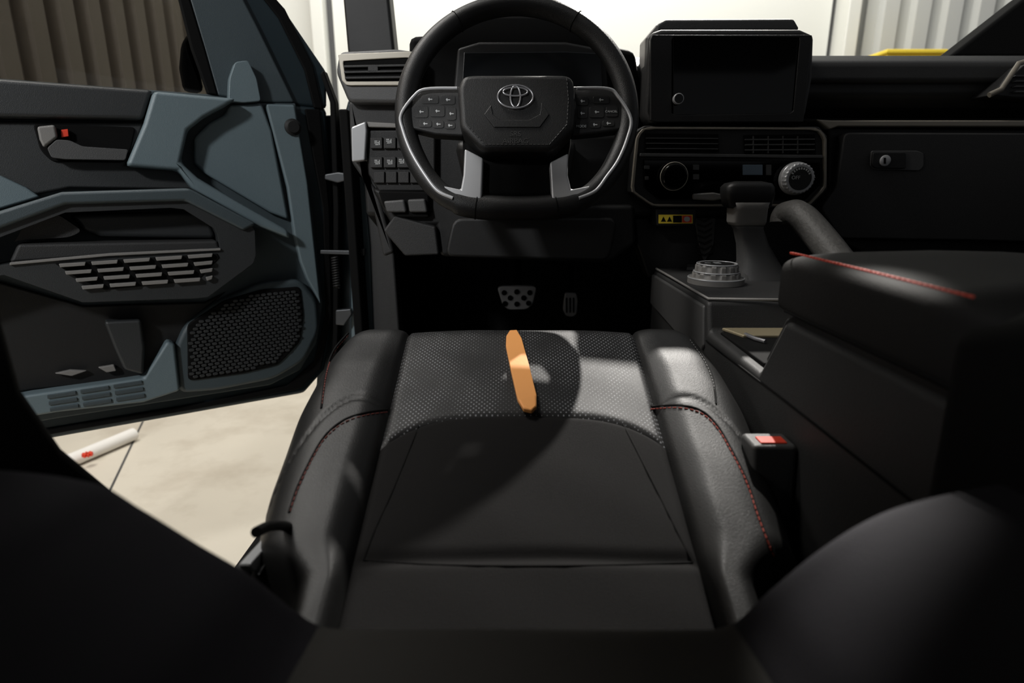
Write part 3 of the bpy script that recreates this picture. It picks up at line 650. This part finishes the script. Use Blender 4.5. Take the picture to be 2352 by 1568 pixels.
gh = [hit(1800, 512, DASH(1.12)), hit(1804, 496, DASH(1.12)), hit(1824, 490, DASH(1.10)), hit(1846, 502, DASH(1.07)), hit(1888, 550, DASH(1.02)), hit(1928, 602, DASH(.97)), hit(1962, 648, DASH(.93))]
tube('grab_handle', spline(gh, 8), .025, M['grip'], con, label='textured dark grey passenger grab handle')
# ------------------------------------------------------------------ driver seat
seat = thing('car_seat', 'black leather and fabric driver seat with red stitching, backrest reclined', 'car seat', (.012, .55, .55))
SC = .012; HS = .155
def interp(x, P):
    if x <= P[0][0]: return P[0][1]
    for (a, b), (c, d_) in zip(P, P[1:]):
        if x <= c: t = (x-a)/(c-a); t = t*t*(3-2*t)*.5+t*.5; return b+(d_-b)*t
    return P[-1][1]
def wo(y): return interp(y, [(.3, .192), (.43, .200), (.47, .249), (.55, .258), (.65, .262), (.74, .254), (.80, .236), (.85, .215)])
def S(x, y):
    z = -.192-.404*(.79-y)
    if y > .765: z -= .05*((y-.765)/.06)**2.2
    xx = abs(x-SC)
    groove = lambda d, w, a: -a*math.exp(-(d/w)**2)
    if xx < HS:
        z += .004*(1-(xx/HS)**2)
        z += groove(y-.459, .006, .004)
        yb = .626-.04*(xx/HS)**4
        z += groove(y-yb, .003, .003)
        z += .0006*math.sin(x*37+y*21)*math.sin(y*50)
    z += groove(xx-HS, .003, .005)
    if xx >= HS:
        q = (xx-HS)/(wo(y)-HS)
        H = interp(y, [(.3, .018), (.5, .018), (.64, .016), (.70, .014), (.76, .007), (.84, .002)])
        if q < .3: z += H*math.sin(math.pi/2*q/.3)
        elif q <= 1: z += H-(H*.5+.024)*((q-.3)/.7)**4.5
        z += groove(y-.639+.25*max(0, q-.3)**2, .003, .004)
        z += .0004*math.sin(y*70+q*3)*math.sin(q*6+y*20)
    return 1.05+z
def march(u, v):
    d_ = ray(u, v); t = .3
    while t < 1.3:
        p = EYE+d_*t
        if p.z < S(p.x, p.y) and abs(p.x-SC) < wo(p.y)+.003: return p
        t += .001
    return EYE+d_*t
def yb(x): return .626-.04*(min(1, abs(x-SC)/HS))**4
xs = [SC-HS+2*HS*k/70 for k in range(71)]
def tail(y0, x):
    return [Vector((x, .852, S(x, .85)-.03)), Vector((x, .856, 1.05-.34))]
rows = []
for x in xs:
    y0 = yb(x); row = [Vector((x, y0+(.85-y0)*k/60, S(x, y0+(.85-y0)*k/60))) for k in range(61)]+tail(0, x)
    rows.append(row)
fp = loft('front_seat_panel', rows, M['perf'], seat, label='perforated black leather front cushion panel')
rows = []
for x in xs:
    y0 = yb(x); rows.append([Vector((x, .26+(y0-.26)*k/140, S(x, .26+(y0-.26)*k/140))) for k in range(141)])
cen = loft('cushion_center', rows, M['fabric'], seat, label='smooth black fabric centre cushion')
for pix in ([(962, 978), (905, 1120), (862, 1215), (835, 1287)], [(1432, 976), (1500, 1110), (1545, 1200), (1590, 1292)], [(835, 1287), (1000, 1297), (1200, 1300), (1400, 1298), (1590, 1292)]):
    tube('panel_seam', [march(q.x, q.y)+Vector((0, 0, .0002)) for q in spline([Vector((a, b, 0)) for a, b in pix], 6)], .0011, M['void'], cen)
bols = []
for s in (-1, 1):
    rows = []
    for k in range(140):
        y = .26+(.85-.26)*k/139; row = []
        for j in range(36):
            q = j/35; xx = HS+(wo(y)-HS)*q
            x = SC+s*xx; row.append(Vector((x, y, S(x, y))))
        zb = S(SC+s*wo(y)*.99999, y)
        for dx, dz in ((.003, -.006), (.006, -.02), (.008, -.05), (.004, -.09)):
            row.append(Vector((SC+s*(wo(y)+dx), y, zb+dz)))
        row.append(Vector((SC+s*(wo(y)-.008), y, 1.05-.42)))
        rows.append(row)
    last = rows[-1]
    rows.append([Vector((p.x, .856, p.z-.03)) for p in last]); rows.append([Vector((p.x, .858, 1.05-.43)) for p in last])
    bols.append(loft('seat_bolster', rows, M['leather'], seat, label='black leather side bolster'))
up = Vector((0, 0, .0010))
lines = [
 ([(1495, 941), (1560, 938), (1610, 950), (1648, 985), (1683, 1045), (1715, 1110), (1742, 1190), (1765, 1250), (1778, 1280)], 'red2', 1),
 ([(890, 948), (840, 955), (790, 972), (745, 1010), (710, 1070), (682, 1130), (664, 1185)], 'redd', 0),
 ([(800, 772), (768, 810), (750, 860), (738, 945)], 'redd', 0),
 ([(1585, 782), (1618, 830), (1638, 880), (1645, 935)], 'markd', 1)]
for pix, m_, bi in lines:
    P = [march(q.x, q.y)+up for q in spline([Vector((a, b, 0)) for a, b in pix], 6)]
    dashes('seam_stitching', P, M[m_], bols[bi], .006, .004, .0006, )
    P2 = [march(q.x, q.y-7)+Vector((0, 0, .0002)) for q in spline([Vector((a, b, 0)) for a, b in pix], 6)]
    tube('seam_piping', P2, .0014, M['void'], bols[bi])
boxm('seat_base', (-.17, .19), (.36, .8), (.551, .64), M['void'], seat, .03)
plate('side_shield', [(645, 1228), (612, 1226), (570, 1262), (535, 1300), (500, 1350), (560, 1450), (720, 1450), (700, 1260)], SIDE(-.262), 0, .012, M['plast'], seat, .006)
plate('recline_lever', [(636, 1234), (608, 1230), (545, 1298), (562, 1316), (592, 1292), (630, 1270)], SIDE(-.238), .0, .010, M['silver'], seat, .004, rnd=.006, label='grey recline lever')
plate('lever_pivot', [(606, 1278), (640, 1246), (652, 1262), (640, 1300), (600, 1330), (580, 1322)], SIDE(-.228), .0, .006, M['gloss'], seat, .002)
plate('belt_anchor', [(662, 1270), (690, 1258), (698, 1300), (690, 1340), (655, 1335), (664, 1300)], SIDE(-.207), .0, .006, M['plast4'], seat, .002, label='grey webbing anchor')
tube('elastic_strap', spline([hit(u, v, SIDE(-.205), .0) for u, v in [(588, 1222), (625, 1207), (670, 1215), (704, 1262), (714, 1330), (707, 1420)]], 8), .0045, M['leather'], seat)
prof0 = [(-.37, -.30), (-.36, -.195), (-.335, -.162), (-.309, -.156), (-.2485, -.163), (-.222, -.180), (-.19, -.205), (-.162, -.226), (-.14, -.249), (-.12, -.264), (-.09, -.2665), (0, -.266), (.10, -.2665), (.138, -.263), (.162, -.236), (.19, -.206), (.215, -.187), (.24, -.176), (.28, -.166), (.315, -.163), (.345, -.172), (.365, -.21), (.372, -.30)]
pf = spline([Vector((a, b, 0)) for a, b in prof0], 5)
def back(y, lo, hi):
    r = []
    for q in pf:
        x, z = q.x, q.y
        if x < lo-1e-6 or x > hi+1e-6: continue
        k = 1-min(1, max(0, (-.16-z)/.10))
        if abs(x) > .36: k = 1
        if y <= .30: zz = z+(.30-y)*(.10 + .06*(1-k))
        else:
            f = (y-.30)/.05; zz = z-.10*f**2
        r.append(Vector((x, y, 1.05+zz)))
    return r
ysb = [-.55, -.4, -.25, -.1, 0, .1, .15, .2, .24, .26, .275, .285, .295, .30, .306, .312, .318, .324, .33, .336, .345]
loft('backrest_center', [back(y, -.12, .138) for y in ysb], M['fabric2'], seat, label='charcoal fabric centre of the backrest')
loft('backrest_wing', [back(y, -1, -.12) for y in ysb], M['wing'], seat, label='black backrest side wing')
loft('backrest_wing', [back(y, .138, 1) for y in ysb], M['wing'], seat, label='black backrest side wing')
# ------------------------------------------------------------------ buckle
bk = thing('seatbelt_buckle', 'black seatbelt buckle with red release button', 'seatbelt buckle', (.27, .55, .56))
plate3('buckle_housing', [[Vector((.243, .545, 1.05-.255)), Vector((.245, .535, 1.05-.335)), Vector((.252, .54, 1.05-.495)), Vector((.282, .54, 1.05-.495)), Vector((.2885, .535, 1.05-.335)), Vector((.289, .545, 1.05-.255))]], Vector((0, .035, 0)), M['plast3'], bk, .005)
plate3('release_button', [[Vector((.253, .550, 1.05-.2535)), Vector((.280, .550, 1.05-.2535)), Vector((.280, .566, 1.05-.2535)), Vector((.253, .566, 1.05-.2535))]], Vector((0, 0, -.008)), M['redb'], bk, .001, label='red press button')
# ------------------------------------------------------------------ pry tool, resting on the crown of the cushion
tl = [(1163, 771), (1171, 758), (1187, 757), (1198, 776), (1216, 840), (1232, 905), (1232, 932), (1221, 942), (1203, 938), (1189, 915), (1174, 850), (1162, 792)]
pts = [march(u, v) for u, v in tl]
cc = sum(pts, Vector())/len(pts)
sl_ = .36
samp = [march(1178+k*4, 765+k*14) for k in range(13)]+pts
top_z = max(p.z-sl_*(p.y-cc.y) for p in samp)
tp = Plane((cc.x, cc.y, top_z+.0045), (0, -sl_, 1), (0, 1, sl_))
tool = thing('trim_removal_tool', 'orange plastic pry tool with chamfered ends lying on the seat cushion', 'tool', cc)
plate('tool_body', tl, tp, .0, .005, M['orange'], tool, .0006, seg=2)
plate('tool_tip', [(1194, 917), (1229, 907), (1230, 931), (1220, 940), (1204, 936)], tp, .0006, .002, M['orange'], tool, .0004)
# ------------------------------------------------------------------ light
w = bpy.data.worlds.new('World'); bpy.context.scene.world = w; w.use_nodes = True
w.node_tree.nodes['Background'].inputs[0].default_value = (.95, .97, 1, 1)
w.node_tree.nodes['Background'].inputs[1].default_value = .17
def area(name, loc, target, size, power, c=(1, 1, 1), sy=None):
    l = bpy.data.lights.new(name, 'AREA'); l.energy = power; l.size = size; l.color = c
    if sy: l.shape = 'RECTANGLE'; l.size_y = sy
    o = bpy.data.objects.new(name, l); COL.objects.link(o); o.location = loc
    o.rotation_euler = (Vector(target)-Vector(loc)).to_track_quat('-Z', 'Y').to_euler()
    return o
area('ceiling_light', (.5, 3.3, 4.0), (.5, 4.72, 2.7), 3.8, 140, (1, .99, .95), .6)
area('ceiling_light', (-1.6, 1.35, 4.0), (-1.4, 2.0, 0), 1.0, 105, (1, .97, .92), 1.0)
area('added_fill_light', (-1.3, -.9, 2.3), (-.8, 1.1, 1.0), .2, 36, (.98, .99, 1))  # unseen lamp added behind the doorway to brighten the open door
area('added_fill_light', (-1.5, .3, 1.7), (.4, .8, .9), .3, 4, (1, .98, .95))  # weak added fill from outside, lifts the console side and seat bolster
def spot(name, loc, target, power, ang, blend, c=(1, 1, 1), rad=.03):
    l = bpy.data.lights.new(name, 'SPOT'); l.energy = power; l.spot_size = math.radians(ang); l.spot_blend = blend; l.shadow_soft_size = rad; l.color = c
    o = bpy.data.objects.new(name, l); COL.objects.link(o); o.location = loc
    o.rotation_euler = (Vector(target)-Vector(loc)).to_track_quat('-Z', 'Y').to_euler()
    return o
spot('patch_spot', (1.2, 3.6, 4.0), (.17, .83, .90), 1300, 7.2, .15, (1, .96, .9))  # added spot for sun-like light from ahead, cone narrowed to the seat patch
spot('patch_spot', (1.2, 3.6, 4.0), (.215, .32, .86), 4500, 1.2, .8, (1, .96, .9))  # extra beam added only to make the pale patch on the right wing
# ------------------------------------------------------------------ camera
cd = bpy.data.cameras.new('Camera'); cam = bpy.data.objects.new('Camera', cd); COL.objects.link(cam)
cam.location = EYE; cam.rotation_euler = (math.radians(75), 0, 0)
cd.sensor_width = 36; cd.lens = 36*FPX/2352; cd.clip_start = .01
cd.dof.use_dof = True; cd.dof.focus_distance = .95; cd.dof.aperture_fstop = 4.0
bpy.context.scene.camera = cam
bpy.context.scene.view_settings.view_transform = 'Standard'
for o in bpy.data.objects:
    if '_w' in o: del o['_w']
